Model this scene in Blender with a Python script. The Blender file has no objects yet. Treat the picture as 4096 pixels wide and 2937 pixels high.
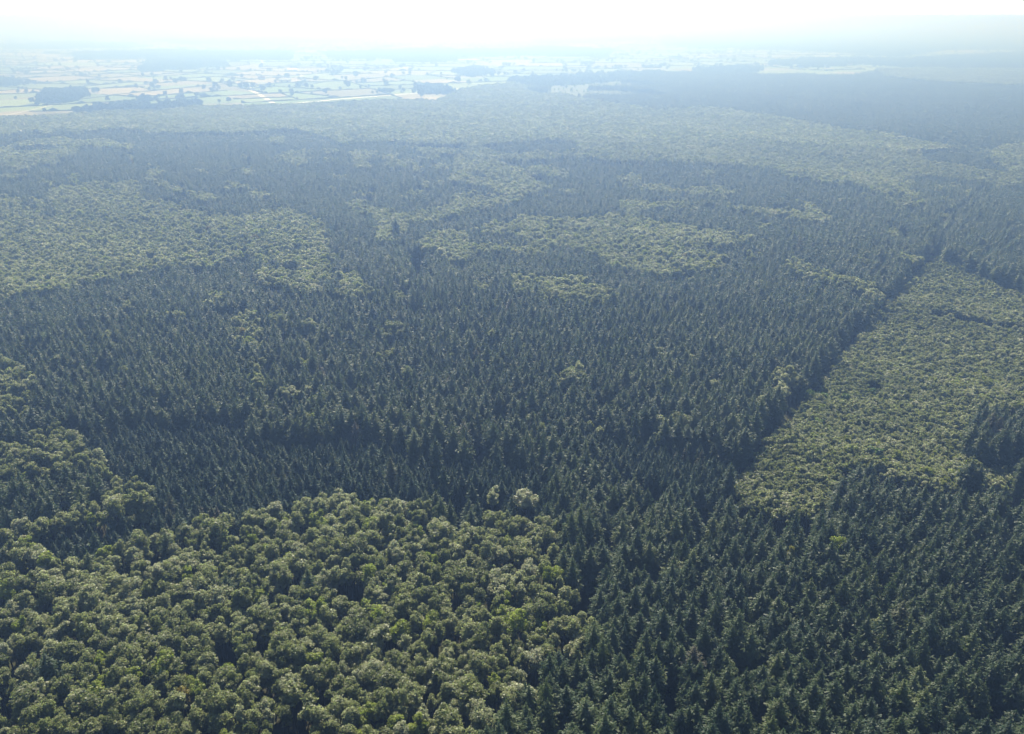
import bpy, math, random
import numpy as np
from mathutils import Vector

R = math.radians
scene = bpy.context.scene

# ------------------------------------------------------------------ camera
CAM_H = 180.0
PITCH = 23.6                      # degrees below the horizontal
FPX = 3215.0                      # focal length in pixels of the 4096 px wide photograph
W0, H0 = 4096.0, 2937.0
cam_data = bpy.data.cameras.new("camera")
cam_data.sensor_width = 36.0
cam_data.lens = 36.0 * FPX / W0
cam_data.clip_start = 1.0
cam_data.clip_end = 200000.0
cam = bpy.data.objects.new("camera", cam_data)
scene.collection.objects.link(cam)
cam.location = (0, 0, CAM_H)
cam.rotation_euler = (R(90 - PITCH), 0, 0)
scene.camera = cam

# ------------------------------------------------------------------ sky and sun
SUN_EL, SUN_AZ = 43.5, -4.0      # azimuth measured clockwise from +Y (the view direction)
world = bpy.data.worlds.new("World")
scene.world = world
world.use_nodes = True
wn = world.node_tree
wn.nodes.clear()
sky = wn.nodes.new("ShaderNodeTexSky")
sky.sky_type = 'NISHITA'
sky.sun_disc = False
sky.sun_elevation = R(SUN_EL)
sky.sun_rotation = R(SUN_AZ)
sky.altitude = 0
sky.air_density = 1.0
sky.dust_density = 1.0
sky.ozone_density = 1.5
bg = wn.nodes.new("ShaderNodeBackground")
bg.inputs["Strength"].default_value = 0.05
wo = wn.nodes.new("ShaderNodeOutputWorld")
# a milky white band of summer air low over the horizon
tcw = wn.nodes.new("ShaderNodeTexCoord")
sepw = wn.nodes.new("ShaderNodeSeparateXYZ")
wn.links.new(tcw.outputs["Generated"], sepw.inputs[0])
mrw = wn.nodes.new("ShaderNodeMapRange")
mrw.inputs["From Min"].default_value = 0.02
mrw.inputs["From Max"].default_value = 0.07
mrw.inputs["To Min"].default_value = 1.0
mrw.inputs["To Max"].default_value = 0.0
wn.links.new(sepw.outputs[2], mrw.inputs["Value"])
mxw = wn.nodes.new("ShaderNodeMix")
mxw.data_type = 'RGBA'
mxw.inputs["B"].default_value = (11.6, 11.4, 11.2, 1)
wn.links.new(mrw.outputs[0], mxw.inputs["Factor"])
wn.links.new(sky.outputs[0], mxw.inputs["A"])
wn.links.new(mxw.outputs["Result"], bg.inputs[0])
wn.links.new(bg.outputs[0], wo.inputs[0])

sun_data = bpy.data.lights.new("sun", 'SUN')
sun_data.energy = 5.0
sun_data.angle = R(0.55)
sun_data.color = (1.0, 0.97, 0.92)
sun = bpy.data.objects.new("sun", sun_data)
scene.collection.objects.link(sun)
sd = Vector((math.sin(R(SUN_AZ)) * math.cos(R(SUN_EL)), math.cos(R(SUN_AZ)) * math.cos(R(SUN_EL)), math.sin(R(SUN_EL))))
sun.rotation_euler = sd.to_track_quat('Z', 'Y').to_euler()

scene.view_settings.view_transform = 'Standard'
scene.view_settings.look = 'None'
scene.view_settings.exposure = 0.97
scene.view_settings.gamma = 1.0
scene.cycles.max_bounces = 5
scene.cycles.diffuse_bounces = 2
scene.cycles.glossy_bounces = 1
scene.cycles.transmission_bounces = 3
scene.cycles.transparent_max_bounces = 4
scene.cycles.volume_bounces = 0
scene.cycles.use_denoising = True
scene.cycles.use_adaptive_sampling = False

rng = np.random.default_rng(11)
random.seed(5)

# ------------------------------------------------------------------ projection helpers (ground <-> photograph)
cp, sp_ = math.cos(R(PITCH)), math.sin(R(PITCH))

def project(x, y, z):
    """world point -> pixel of the 4096x2937 photograph"""
    dz = z - CAM_H
    depth = y * cp - dz * sp_
    up = y * sp_ + dz * cp
    depth = np.maximum(depth, 1e-3)
    return W0 / 2 + FPX * x / depth, H0 / 2 - FPX * up / depth

def ground_at(px, py, z=0.0):
    """pixel -> world point on the level z"""
    a = (px - W0 / 2) / FPX
    b = (H0 / 2 - py) / FPX
    dy = cp + b * sp_
    dz = -sp_ + b * cp
    t = (z - CAM_H) / dz
    return a * t, dy * t

def terrain(x, y):
    f = np.clip((1700.0 - y) / 500.0, 0, 1)
    h = 1.8 * np.sin(x / 93.0 + y / 170.0) + 1.6 * np.sin(y / 78.0 - x / 210.0 + 1.3) + 1.3 * np.sin((x + y) / 57.0)
    return h * f

# ------------------------------------------------------------------ stand map
CELL = 4.0
MX0, MX1, MY0, MY1 = -900, 5000, -60, 3500
GX = np.arange(MX0, MX1, CELL)
GY = np.arange(MY0, MY1, CELL)
SP, YS, BR, YB, GR, FA, HE, MI, GA, DK = 1, 2, 3, 4, 5, 6, 7, 8, 9, 10
LAB = np.full((len(GY), len(GX)), SP, np.uint8)

def paint(lab, pts):
    p = np.array(pts, float)
    x0, x1 = p[:, 0].min(), p[:, 0].max()
    y0, y1 = p[:, 1].min(), p[:, 1].max()
    ix = np.where((GX >= x0) & (GX <= x1))[0]
    iy = np.where((GY >= y0) & (GY <= y1))[0]
    if not len(ix) or not len(iy):
        return
    gx, gy = np.meshgrid(GX[ix], GY[iy])
    ins = np.zeros(gx.shape, bool)
    n = len(p)
    for i in range(n):
        xa, ya = p[i]
        xb, yb = p[(i + 1) % n]
        if ya == yb:
            continue
        c = ((gy >= ya) != (gy >= yb)) & (gx < (xb - xa) * (gy - ya) / (yb - ya) + xa)
        ins ^= c
    sub = LAB[np.ix_(iy, ix)]
    sub[ins] = lab
    LAB[np.ix_(iy, ix)] = sub

def Z(k, pts):
    return [(1024 * k + x / 2.2148, 480 + y / 2.2148) for x, y in pts]

def D(pts):
    return [(x * 1.806, y * 1.806) for x, y in pts]

def ell(lab, cx, cy, rx, ry):
    paint(lab, [(cx + rx * math.cos(t), cy + ry * math.sin(t)) for t in np.linspace(0, 2 * math.pi, 14)[:-1]])

# farmland beyond the forest
paint(FA, D([(-600, -40), (2900, -40), (2900, 150), (2268, 155), (2100, 152), (2000, 148), (1934, 152), (1890, 160), (1734, 159),
             (1634, 156), (1484, 154), (1374, 165), (1250, 172), (1134, 180), (1080, 185), (1020, 195), (1000, 205), (965, 219),
             (875, 217), (770, 222), (600, 230), (435, 233), (350, 241), (230, 244), (100, 251), (0, 257), (-600, 262)]))
# far broadleaf belt
paint(BR, [(-900, 472), (0, 464), (180, 452), (415, 439), (632, 433), (786, 419), (1084, 415), (1390, 401), (1580, 392), (1743, 397),
           (1806, 370), (1842, 352), (1950, 334), (2048, 326), (2140, 345), (2345, 392), (2626, 433), (2843, 424), (3041, 451),
           (3200, 480), (3298, 494), (3433, 521), (3515, 525), (3591, 539), (3682, 559), (3767, 575), (3862, 580), (3907, 588),
           (3966, 597), (4002, 577), (4065, 570), (4096, 566), (4990, 620), (4990, 820), (4096, 740), (4020, 728), (3993, 764),
           (3975, 728), (3907, 719), (3839, 710), (3794, 706), (3704, 697), (3620, 706), (3591, 733), (3636, 742), (3641, 760),
           (3677, 769), (3695, 792), (3713, 814), (3659, 820), (3569, 814), (3551, 773), (3487, 755), (3478, 742), (3424, 728),
           (3275, 724), (3244, 710), (3140, 706), (3131, 679), (3072, 665), (2861, 652), (2793, 640), (2770, 645), (2612, 641),
           (2545, 637), (2454, 640), (2364, 626), (2283, 622), (2048, 640), (1900, 620), (1800, 585), (1500, 575), (1300, 560),
           (1024, 530), (600, 525), (300, 530), (0, 545), (-900, 560)])
paint(BR, D([(1940, 150), (2060, 148), (2300, 150), (2900, 152), (2900, 200), (2268, 186), (2060, 176), (1960, 166)]))
# left mid spruce mass
paint(SP, Z(0, [(-2000, 140), (0, 140), (60, 120), (210, 95), (340, 80), (410, 120), (470, 90), (560, 65), (620, 100), (650, 140),
                (700, 90), (850, 80), (1000, 65), (1290, 80), (1310, 125), (1600, 120), (1900, 100), (2268, 95), (2400, 75), (2600, 80),
                (2700, 95), (2900, 150), (3030, 200), (3130, 180), (3270, 185), (3430, 180), (3550, 190), (3700, 195), (4000, 210),
                (4130, 200), (4130, 260), (3988, 290), (4008, 340), (4008, 430), (3968, 490), (3828, 520), (3968, 560), (4168, 565),
                (4368, 600), (4398, 670), (4298, 680), (4198, 625), (3998, 665), (3988, 720), (3868, 750), (3718, 735), (3658, 700),
                (3538, 700), (3488, 710), (3648, 795), (3618, 820), (3368, 795), (3298, 765), (3268, 720), (3328, 650), (3318, 600),
                (3168, 640), (3028, 730), (3268, 900), (3340, 1000), (3540, 900), (3700, 900), (3560, 1060), (3500, 1100), (3300, 1150),
                (2900, 1150), (2868, 1040), (2868, 920), (2748, 850), (2598, 800), (2468, 765), (2268, 830), (2110, 850), (1950, 830),
                (1830, 850), (1740, 790), (1620, 790), (1610, 740), (1500, 700), (1270, 720), (1260, 600), (1220, 545), (1160, 525),
                (970, 560), (870, 525), (700, 560), (500, 580), (330, 565), (440, 600), (440, 760), (510, 850), (400, 860), (300, 960),
                (230, 1030), (0, 1040), (-2000, 1040)]))
paint(BR, Z(0, [(-1200, 250), (60, 245), (110, 195), (260, 165), (500, 145), (620, 155), (650, 175), (860, 165), (1010, 175), (1040, 205),
                (1180, 225), (1170, 262), (1100, 255), (1000, 225), (880, 235), (800, 215), (680, 235), (650, 305), (520, 325),
                (300, 385), (180, 425), (0, 385), (-1200, 420)]))
paint(SP, Z(0, [(100, 225), (380, 205), (470, 215), (470, 252), (290, 265), (100, 275)]))
paint(BR, Z(0, [(-1200, 480), (0, 480), (250, 465), (240, 490), (90, 510), (-1200, 540)]))
paint(MI, Z(0, [(-900, 680), (60, 690), (120, 670), (180, 700), (200, 800), (300, 680), (380, 700), (400, 850), (310, 960), (180, 1040), (-900, 1040)]))
ell(BR, 617, 687, 42, 12)
paint(BR, Z(0, [(1450, 580), (1600, 575), (1640, 640), (1850, 620), (1950, 690), (1740, 720), (1660, 640), (1480, 620)]))
paint(BR, Z(0, [(1920, 580), (2200, 570), (2200, 610), (1950, 610)]))
paint(BR, Z(1, [(110, 150), (240, 150), (230, 190), (110, 185)]))
paint(MI, Z(1, [(150, 300), (350, 250), (520, 250), (520, 290), (480, 370), (430, 420), (300, 370), (170, 360)]))
paint(BR, Z(1, [(790, 285), (960, 265), (1100, 272), (960, 350), (1080, 405), (880, 412), (860, 330)]))
paint(BR, Z(1, [(1120, 385), (1180, 345), (1400, 345), (1400, 385), (1180, 412)]))
paint(BR, Z(1, [(1160, 215), (1400, 235), (1740, 245), (1860, 265), (1740, 290), (1480, 300), (1440, 270), (1200, 235)]))
paint(SP, Z(1, [(1960, 215), (2268, 185), (2468, 170), (2790, 160), (2858, 190), (2828, 240), (2700, 285), (2540, 262), (2268, 292), (2130, 268)]))
paint(GR, Z(1, [(1010, 560), (1060, 580), (1060, 680), (900, 690), (880, 660), (1000, 620)]))
# corridors of broadleaf in the middle
paint(BR, Z(1, [(1740, 305), (1880, 318), (2060, 330), (2268, 400), (2388, 430), (2518, 390), (2588, 400), (2768, 450), (2768, 500),
                (2598, 500), (2468, 490), (2518, 550), (2638, 580), (2518, 620), (2368, 645), (2268, 640), (2140, 640), (2030, 575),
                (1850, 560), (1700, 540), (1740, 430)]))
paint(SP, Z(1, [(1890, 440), (2010, 440), (2020, 510), (1890, 510)]))
paint(SP, Z(1, [(2070, 315), (2268, 335), (2268, 400), (2180, 385)]))
paint(SP, Z(2, [(140, 470), (280, 480), (300, 520), (150, 510)]))
paint(BR, Z(1, [(760, 730), (900, 700), (1000, 760), (1350, 830), (1600, 762), (1730, 722), (1740, 662), (1920, 622), (2030, 682),
                (2268, 645), (2378, 655), (2328, 700), (2268, 722), (2100, 745), (1900, 795), (1700, 855), (1560, 895), (1480, 895),
                (1360, 885), (1300, 1000), (1200, 1060), (1040, 1060), (1080, 900), (1000, 830), (850, 790)]))
ell(SP, 1024 + 1240 / 2.2148, 480 + 980 / 2.2148, 14, 35)
ell(SP, 1024 + 1360 / 2.2148, 480 + 940 / 2.2148, 10, 24)
paint(BR, Z(2, [(410, 622), (520, 602), (590, 630), (500, 652)]))
paint(BR, Z(2, [(900, 572), (1050, 588), (1240, 562), (1370, 572), (1450, 600), (1800, 572), (1870, 592), (2060, 632), (1900, 665),
                (1700, 655), (1550, 630), (1400, 630), (1200, 612), (1000, 600)]))
paint(BR, Z(2, [(930, 490), (1140, 470), (1150, 545), (1040, 560), (930, 540)]))
paint(BR, Z(2, [(920, 702), (1060, 707), (1250, 722), (1400, 702), (1650, 722), (1700, 765), (1500, 745), (1350, 765), (1100, 785),
                (1060, 815), (980, 765)]))
paint(BR, Z(2, [(1870, 742), (2268, 775), (2430, 770), (2568, 820), (2648, 790), (2478, 700), (2648, 722), (2738, 800), (2818, 890),
                (2618, 890), (2498, 872), (2408, 832), (2268, 832), (2100, 805), (1900, 772)]))
paint(BR, Z(2, [(1680, 432), (1800, 432), (1790, 482), (1690, 482)]))
paint(BR, Z(2, [(2160, 930), (2268, 915), (2268, 960), (2180, 970)]))
# centre-right broadleaf block
paint(BR, Z(2, [(0, 880), (60, 842), (250, 832), (400, 862), (730, 842), (870, 812), (1000, 832), (1140, 852), (1300, 887), (1550, 912),
                (1640, 962), (1850, 978), (2100, 1022), (2130, 1062), (1870, 1085), (1900, 1185), (1850, 1235), (1930, 1285),
                (1640, 1318), (1560, 1358), (1150, 1342), (1080, 1312), (850, 1265), (800, 1195), (640, 1125), (560, 1112), (430, 1092),
                (340, 1092), (300, 1165), (130, 1175), (0, 1145), (-380, 1140), (-400, 1225), (-530, 1235), (-570, 1195), (-770, 1122),
                (-960, 1135), (-1000, 1095), (-830, 1080), (-770, 1000), (-670, 970), (-400, 965), (-268, 922)]))
paint(SP, Z(1, [(1870, 965), (2000, 985), (2240, 1000), (2380, 1025), (2388, 1130), (2240, 1095), (1890, 1075)]))
paint(SP, Z(2, [(1700, 1110), (1760, 1072), (1870, 1100), (1900, 1175), (1720, 1175)]))
paint(SP, Z(2, [(1470, 1120), (1540, 1090), (1640, 1110), (1650, 1160), (1480, 1165)]))
paint(GR, Z(1, [(1270, 1100), (1450, 1090), (1560, 1140), (1500, 1180), (1400, 1260), (1330, 1200)]))
# big left broadleaf block
paint(BR, Z(0, [(-2000, 1040), (0, 1040), (180, 1040), (310, 960), (400, 850), (510, 850), (440, 760), (440, 600), (500, 580), (700, 560),
                (870, 525), (970, 560), (1160, 525), (1220, 545), (1260, 600), (1270, 720), (1500, 700), (1610, 740), (1620, 790),
                (1740, 790), (1830, 850), (1950, 830), (2110, 850), (2268, 830), (2468, 765), (2598, 800), (2748, 850), (2868, 920),
                (2908, 1000), (2868, 1040), (2868, 1130), (2948, 1170), (2988, 1180), (2908, 1220), (2888, 1330), (3148, 1345),
                (3198, 1405), (3268, 1450), (3450, 1500), (3100, 1560), (2900, 1510), (2700, 1500), (2568, 1450), (2398, 1450), (2268, 1400),
                (2388, 1360), (2458, 1300), (2418, 1200), (2268, 1165), (1960, 1235), (1870, 1295), (1700, 1275), (1560, 1265),
                (1430, 1295), (1080, 1355), (930, 1405), (760, 1405), (640, 1465), (250, 1515), (0, 1555), (-2000, 1600)]))
paint(SP, Z(0, [(870, 600), (960, 560), (980, 620), (880, 625)]))
paint(SP, Z(1, [(520, 1480), (560, 1385), (620, 1385), (650, 1400), (700, 1350), (740, 1380), (740, 1500)]))
paint(MI, Z(1, [(0, 1140), (160, 1150), (200, 1290), (120, 1350), (0, 1390)]))
ell(GR, 1150, 1065, 60, 16)
# small broadleaf strips on the right
paint(BR, Z(3, [(100, 1232), (190, 1225), (330, 1255), (470, 1340), (620, 1350), (830, 1390), (950, 1470), (1090, 1550), (1060, 1590),
                (900, 1505), (700, 1440), (560, 1410), (420, 1405), (230, 1335)]))
paint(BR, Z(3, [(1180, 1172), (1380, 1205), (1390, 1262), (1250, 1245), (1150, 1195)]))
paint(GR, Z(3, [(1050, 862), (1130, 872), (1250, 922), (1350, 972), (1330, 995), (1200, 975), (1100, 905)]))
paint(GR, Z(3, [(1430, 1000), (1500, 995), (1620, 1010), (1570, 1080), (1610, 1140), (1620, 1205), (1500, 1205), (1440, 1090)]))
ell(BR, 3072 + 1400 / 2.2148, 480 + 922 / 2.2148, 28, 8)
ell(BR, 3072 + 1560 / 2.2148, 480 + 830 / 2.2148, 12, 14)
ell(BR, 3072 + 850 / 2.2148, 480 + 655 / 2.2148, 16, 9)
ell(BR, 3072 + 1900 / 2.2148, 480 + 1070 / 2.2148, 16, 9)
paint(SP, Z(3, [(1350, 265), (1500, 255), (1650, 245), (1780, 225), (1960, 300), (1900, 335), (2100, 385), (2140, 460), (1900, 440),
                (1750, 390), (1500, 367), (1370, 335)]))
paint(SP, Z(3, [(1110, 620), (1185, 620), (1195, 705), (1105, 705)]))
# pale clearing by the far forest edge
paint(HE, [(2090, 350), (2200, 336), (2420, 332), (2600, 344), (2670, 364), (2580, 368), (2400, 364), (2280, 374), (2150, 368)])
# centre patches
paint(MI, Z(2, [(0, 1350), (200, 1400), (560, 1380), (640, 1380), (650, 1460), (850, 1490), (980, 1545), (900, 1620), (500, 1600), (0, 1490)]))
for a in [(985, 1300, 66, 56, BR), (1118, 1262, 50, 24, BR), (2285, 1492, 64, 34, BR), (1566, 1316, 48, 30, BR), (1962, 1350, 22, 9, BR),
          (2610, 1395, 24, 8, BR), (1150, 1560, 42, 22, BR), (534, 1746, 42, 22, BR), (728, 1674, 60, 18, BR), (380, 1800, 24, 22, BR),
          (1500, 1818, 26, 16, BR), (1880, 1830, 30, 12, MI), (2385, 1710, 18, 26, BR), (2516, 1718, 18, 14, BR), (2685, 1735, 18, 26, BR),
          (1370, 1370, 26, 10, MI), (1240, 1370, 18, 8, BR), (2870, 1210, 26, 8, BR), (1025, 1480, 40, 60, MI), (3140, 1500, 62, 34, BR),
          (1640, 1130, 30, 10, MI), (1075, 1640, 20, 14, MI)]:
    ell(a[4], *a[:4])
prng = np.random.default_rng(4)
for _ in range(34):
    cx, cy = prng.uniform(250, 2900), prng.uniform(1130, 1680)
    ell(MI if prng.random() < 0.3 else BR, cx, cy, prng.uniform(12, 40), prng.uniform(8, 20))
for _ in range(40):
    cx, cy = prng.uniform(0, 2100), prng.uniform(600, 790)
    ell(MI if prng.random() < 0.3 else BR, cx, cy, prng.uniform(12, 48), prng.uniform(5, 12))
for _ in range(22):
    cx, cy = prng.uniform(2500, 3900), prng.uniform(720, 1050)
    ell(MI if prng.random() < 0.3 else BR, cx, cy, prng.uniform(12, 36), prng.uniform(5, 11))
paint(GA, Z(3, [(1985, 560), (2010, 565), (1700, 850), (1500, 1010), (1478, 1000)]))
# left side
paint(BR, [(-900, 1370), (0, 1430), (60, 1440), (130, 1500), (135, 1590), (100, 1620), (0, 1650), (-900, 1700)])
paint(BR, [(-900, 1690), (0, 1755), (140, 1708), (250, 1692), (300, 1722), (325, 1762), (392, 1790), (395, 1840), (330, 1850), (200, 1870),
           (60, 1875), (0, 1895), (-900, 1990)])
paint(GR, [(-200, 1690), (0, 1700), (70, 1700), (130, 1700), (125, 1765), (60, 1775), (-200, 1780)])
# mature broadleaf in the lower left
paint(BR, [(-900, 2190), (0, 2110), (100, 2090), (170, 2080), (260, 2020), (350, 2030), (395, 1960), (400, 1850), (440, 1870), (480, 1930),
           (593, 1946), (605, 2014), (1235, 1987), (1400, 1940), (1523, 1977), (1690, 1990), (1700, 2060), (1900, 2115), (1920, 2050),
           (2017, 2045), (2097, 2043), (2252, 2073), (2240, 2160), (2209, 2190), (2215, 2250), (2277, 2325), (2290, 2365), (2388, 2358),
           (2382, 2419), (2363, 2505), (2233, 2567), (2159, 2623), (2110, 2684), (2017, 2783), (1943, 2839), (1875, 2937), (1800, 3100),
           (1700, 3490), (-900, 3490)])
# young dense spruce
paint(YS, [(296, 1740), (457, 1712), (531, 1700), (654, 1700), (833, 1680), (988, 1700), (1012, 1765), (1210, 1775), (1400, 1750),
           (1536, 1750), (1671, 1825), (1955, 1842), (2079, 1868), (2195, 1882), (2190, 1960), (2200, 2060), (2097, 2043), (2017, 2040),
           (1990, 1960), (1700, 1940), (1690, 1980), (1523, 1977), (1400, 1940), (1235, 1987), (1142, 2018), (982, 2043), (975, 2104),
           (900, 2060), (803, 2061), (741, 2098), (556, 2129), (494, 2154), (480, 2215), (383, 2222), (309, 2259), (167, 2209),
           (160, 2154), (350, 2100), (480, 2090), (600, 2070), (605, 2014), (593, 1946), (469, 1922), (420, 1860), (395, 1841), (330, 1790)])
paint(YS, [(2380, 1760), (2450, 1740), (2700, 1760), (2860, 1800), (2930, 1850), (2880, 1960), (2700, 1960), (2600, 1890), (2450, 1850)])
paint(BR, [(395, 1850), (460, 1870), (480, 1930), (420, 1940)])
for a in [(450, 1905, 40, 22, GR), (1700, 1800, 22, 12, BR), (1985, 1975, 56, 28, BR), (1240, 2030, 30, 14, BR)]:
    ell(a[4], *a[:4])
paint(GR, [(2035, 2035), (2190, 2035), (2200, 2062), (2060, 2058)])
paint(DK, [(2200, 2020), (2250, 2030), (2262, 2052), (2210, 2062)])
# young broadleaf right of the ride, with a strip of open ride along its left edge
EDGE = [(3722, 1040), (3704, 1058), (3596, 1166), (3562, 1203), (3482, 1295), (3420, 1369), (3346, 1443), (3279, 1529), (3229, 1591),
        (3174, 1646), (3045, 1794), (2965, 1886), (2909, 1948)]
paint(YB, EDGE + [(2960, 2010), (3090, 2040), (3200, 2065), (3352, 1990), (3360, 1870), (3476, 1850), (3562, 1884), (3746, 1933),
                  (3931, 1930), (4096, 1920), (4990, 1930), (4990, 1560), (4096, 1171), (3975, 1126), (3885, 1080), (3812, 1049), (3740, 1035)])
paint(GA, EDGE + [(2873, 1938), (2928, 1870), (3008, 1775), (3139, 1628), (3195, 1573), (3246, 1512), (3316, 1427), (3393, 1354),
                  (3466, 1287), (3548, 1195), (3585, 1159), (3694, 1052), (3713, 1034)][::1])
SOFT = 11      # spruces thinning out into the young broadleaf wood
paint(SOFT, [(3770, 1700), (3840, 1640), (3960, 1590), (4096, 1560), (4990, 1570), (4990, 1850), (4096, 1850), (3900, 1850), (3850, 1760)])
paint(SP, [(3900, 1700), (3960, 1655), (4096, 1610), (4990, 1620), (4990, 1800), (4096, 1790), (4000, 1790), (3960, 1740)])
paint(SP, [(3700, 1226), (3790, 1238), (3880, 1256), (3960, 1276), (4096, 1296), (4990, 1420), (4990, 1450), (4096, 1318), (3960, 1300), (3850, 1282), (3710, 1248)])
for a in [(3278, 1562, 46, 22, GR), (3380, 1568, 24, 20, GR), (3500, 1540, 26, 22, GR)]:
    ell(a[4], *a[:4])
# woods standing in the farmland (far away)
WOODS = [D(p) for p in [
    [(90, 205), (110, 190), (180, 186), (186, 200), (150, 214), (95, 216)],
    [(-80, 235), (90, 250), (150, 234), (270, 222), (310, 206), (330, 214), (325, 226), (260, 240), (180, 248), (90, 255), (-80, 258)],
    [(340, 232), (360, 216), (430, 214), (436, 232), (380, 238)],
    [(310, 150), (330, 128), (470, 124), (500, 138), (400, 146)],
    [(160, 112), (330, 108), (640, 110), (640, 126), (420, 124), (180, 124)],
    [(-200, 160), (30, 168), (40, 178), (-200, 182)],
    [(720, 112), (960, 104), (1130, 106), (1140, 116), (900, 124), (740, 122)],
    [(1134, 108), (1200, 100), (1350, 106), (1340, 120), (1150, 116)],
    [(860, 118), (1000, 118), (1010, 128), (880, 130)],
    [(930, 184), (960, 180), (1000, 190), (1000, 196), (935, 196)],
    [(1000, 150), (1060, 142), (1090, 152), (1040, 160)],
    [(1134, 168), (1240, 162), (1330, 156), (1450, 152), (1480, 158), (1380, 168), (1240, 178), (1150, 182)],
    [(1460, 66), (1800, 52), (2268, 48), (2900, 44), (2900, 104), (2268, 106), (2100, 104), (1990, 118), (1880, 112), (1760, 106), (1620, 104), (1480, 96)],
    [(1180, 76), (1400, 70), (1440, 84), (1200, 92)],
    [(1700, 132), (1800, 124), (1990, 126), (2268, 112), (2900, 116), (2900, 150), (2268, 148), (2100, 150), (2050, 142), (1900, 136), (1780, 142)],
    [(0, 96), (120, 90), (300, 92), (280, 100), (20, 104)],
    [(350, 84), (700, 78), (900, 82), (700, 90), (400, 92)],
    [(700, 64), (1000, 58), (1200, 62), (1000, 68)],
    [(100, 62), (500, 56), (700, 60), (400, 68)],
    [(1540, 146), (1640, 140), (1690, 146), (1640, 154), (1560, 152)],
]]
WOOD = 20
for p in WOODS:
    paint(WOOD, p)
for a in [(2730, 138, 60, 7), (2860, 152, 40, 4), (3420, 150, 50, 4), (3850, 225, 40, 4)]:
    ell(FA, *a)

def label_at(px, py):
    ix = np.clip(((px - MX0) / CELL).astype(int), 0, len(GX) - 1)
    iy = np.clip(((py - MY0) / CELL).astype(int), 0, len(GY) - 1)
    return LAB[iy, ix]

# ------------------------------------------------------------------ materials
def new_mat(name):
    m = bpy.data.materials.new(name)
    m.use_nodes = True
    nt = m.node_tree
    nt.nodes.clear()
    out = nt.nodes.new("ShaderNodeOutputMaterial")
    return m, nt, out

def foliage(name, stops, rough=0.6, spec=0.4, transl=0.3, vary=0.35, scale=0.9, glow=1.0):
    m, nt, out = new_mat(name)
    at = nt.nodes.new("ShaderNodeAttribute")
    at.attribute_type = 'INSTANCER'
    at.attribute_name = "tint"
    ramp = nt.nodes.new("ShaderNodeValToRGB")
    el = ramp.color_ramp.elements
    while len(el) > 1:
        el.remove(el[-1])
    el[0].position = stops[0][0]
    el[0].color = (*stops[0][1], 1)
    for p, c in stops[1:]:
        e = el.new(p)
        e.color = (*c, 1)
    nt.links.new(at.outputs["Fac"], ramp.inputs[0])
    tc = nt.nodes.new("ShaderNodeTexCoord")
    no = nt.nodes.new("ShaderNodeTexNoise")
    no.inputs["Scale"].default_value = scale
    no.inputs["Detail"].default_value = 2
    nt.links.new(tc.outputs["Object"], no.inputs["Vector"])
    mr = nt.nodes.new("ShaderNodeMapRange")
    mr.inputs["From Min"].default_value = 0.3
    mr.inputs["From Max"].default_value = 0.7
    mr.inputs["To Min"].default_value = 1 - vary
    mr.inputs["To Max"].default_value = 1 + vary
    nt.links.new(no.outputs["Fac"], mr.inputs["Value"])
    mul = nt.nodes.new("ShaderNodeVectorMath")
    mul.operation = 'SCALE'
    nt.links.new(ramp.outputs["Color"], mul.inputs[0])
    nt.links.new(mr.outputs[0], mul.inputs["Scale"])
    pb = nt.nodes.new("ShaderNodeBsdfPrincipled")
    pb.inputs["Roughness"].default_value = rough
    pb.inputs["Specular IOR Level"].default_value = spec
    nt.links.new(mul.outputs[0], pb.inputs["Base Color"])
    tr = nt.nodes.new("ShaderNodeBsdfTranslucent")
    lift = nt.nodes.new("ShaderNodeVectorMath")
    lift.operation = 'MULTIPLY'
    lift.inputs[1].default_value = (1.35 * glow, 1.5 * glow, 1.2 * glow)
    nt.links.new(mul.outputs[0], lift.inputs[0])
    nt.links.new(lift.outputs[0], tr.inputs["Color"])
    mx = nt.nodes.new("ShaderNodeMixShader")
    mx.inputs[0].default_value = transl
    nt.links.new(pb.outputs[0], mx.inputs[1])
    nt.links.new(tr.outputs[0], mx.inputs[2])
    nt.links.new(mx.outputs[0], out.inputs[0])
    return m

def plain(name, col, rough=0.8, noise=None, col2=None, bump=0):
    m, nt, out = new_mat(name)
    pb = nt.nodes.new("ShaderNodeBsdfPrincipled")
    pb.inputs["Roughness"].default_value = rough
    pb.inputs["Specular IOR Level"].default_value = 0.25
    pb.inputs["Base Color"].default_value = (*col, 1)
    if noise:
        tc = nt.nodes.new("ShaderNodeTexCoord")
        no = nt.nodes.new("ShaderNodeTexNoise")
        no.inputs["Scale"].default_value = noise
        no.inputs["Detail"].default_value = 6
        nt.links.new(tc.outputs["Object"], no.inputs["Vector"])
        rp = nt.nodes.new("ShaderNodeValToRGB")
        rp.color_ramp.elements[0].position = 0.35
        rp.color_ramp.elements[0].color = (*col, 1)
        rp.color_ramp.elements[1].position = 0.65
        rp.color_ramp.elements[1].color = (*(col2 or col), 1)
        nt.links.new(no.outputs["Fac"], rp.inputs[0])
        nt.links.new(rp.outputs[0], pb.inputs["Base Color"])
    nt.links.new(pb.outputs[0], out.inputs[0])
    return m

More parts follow.
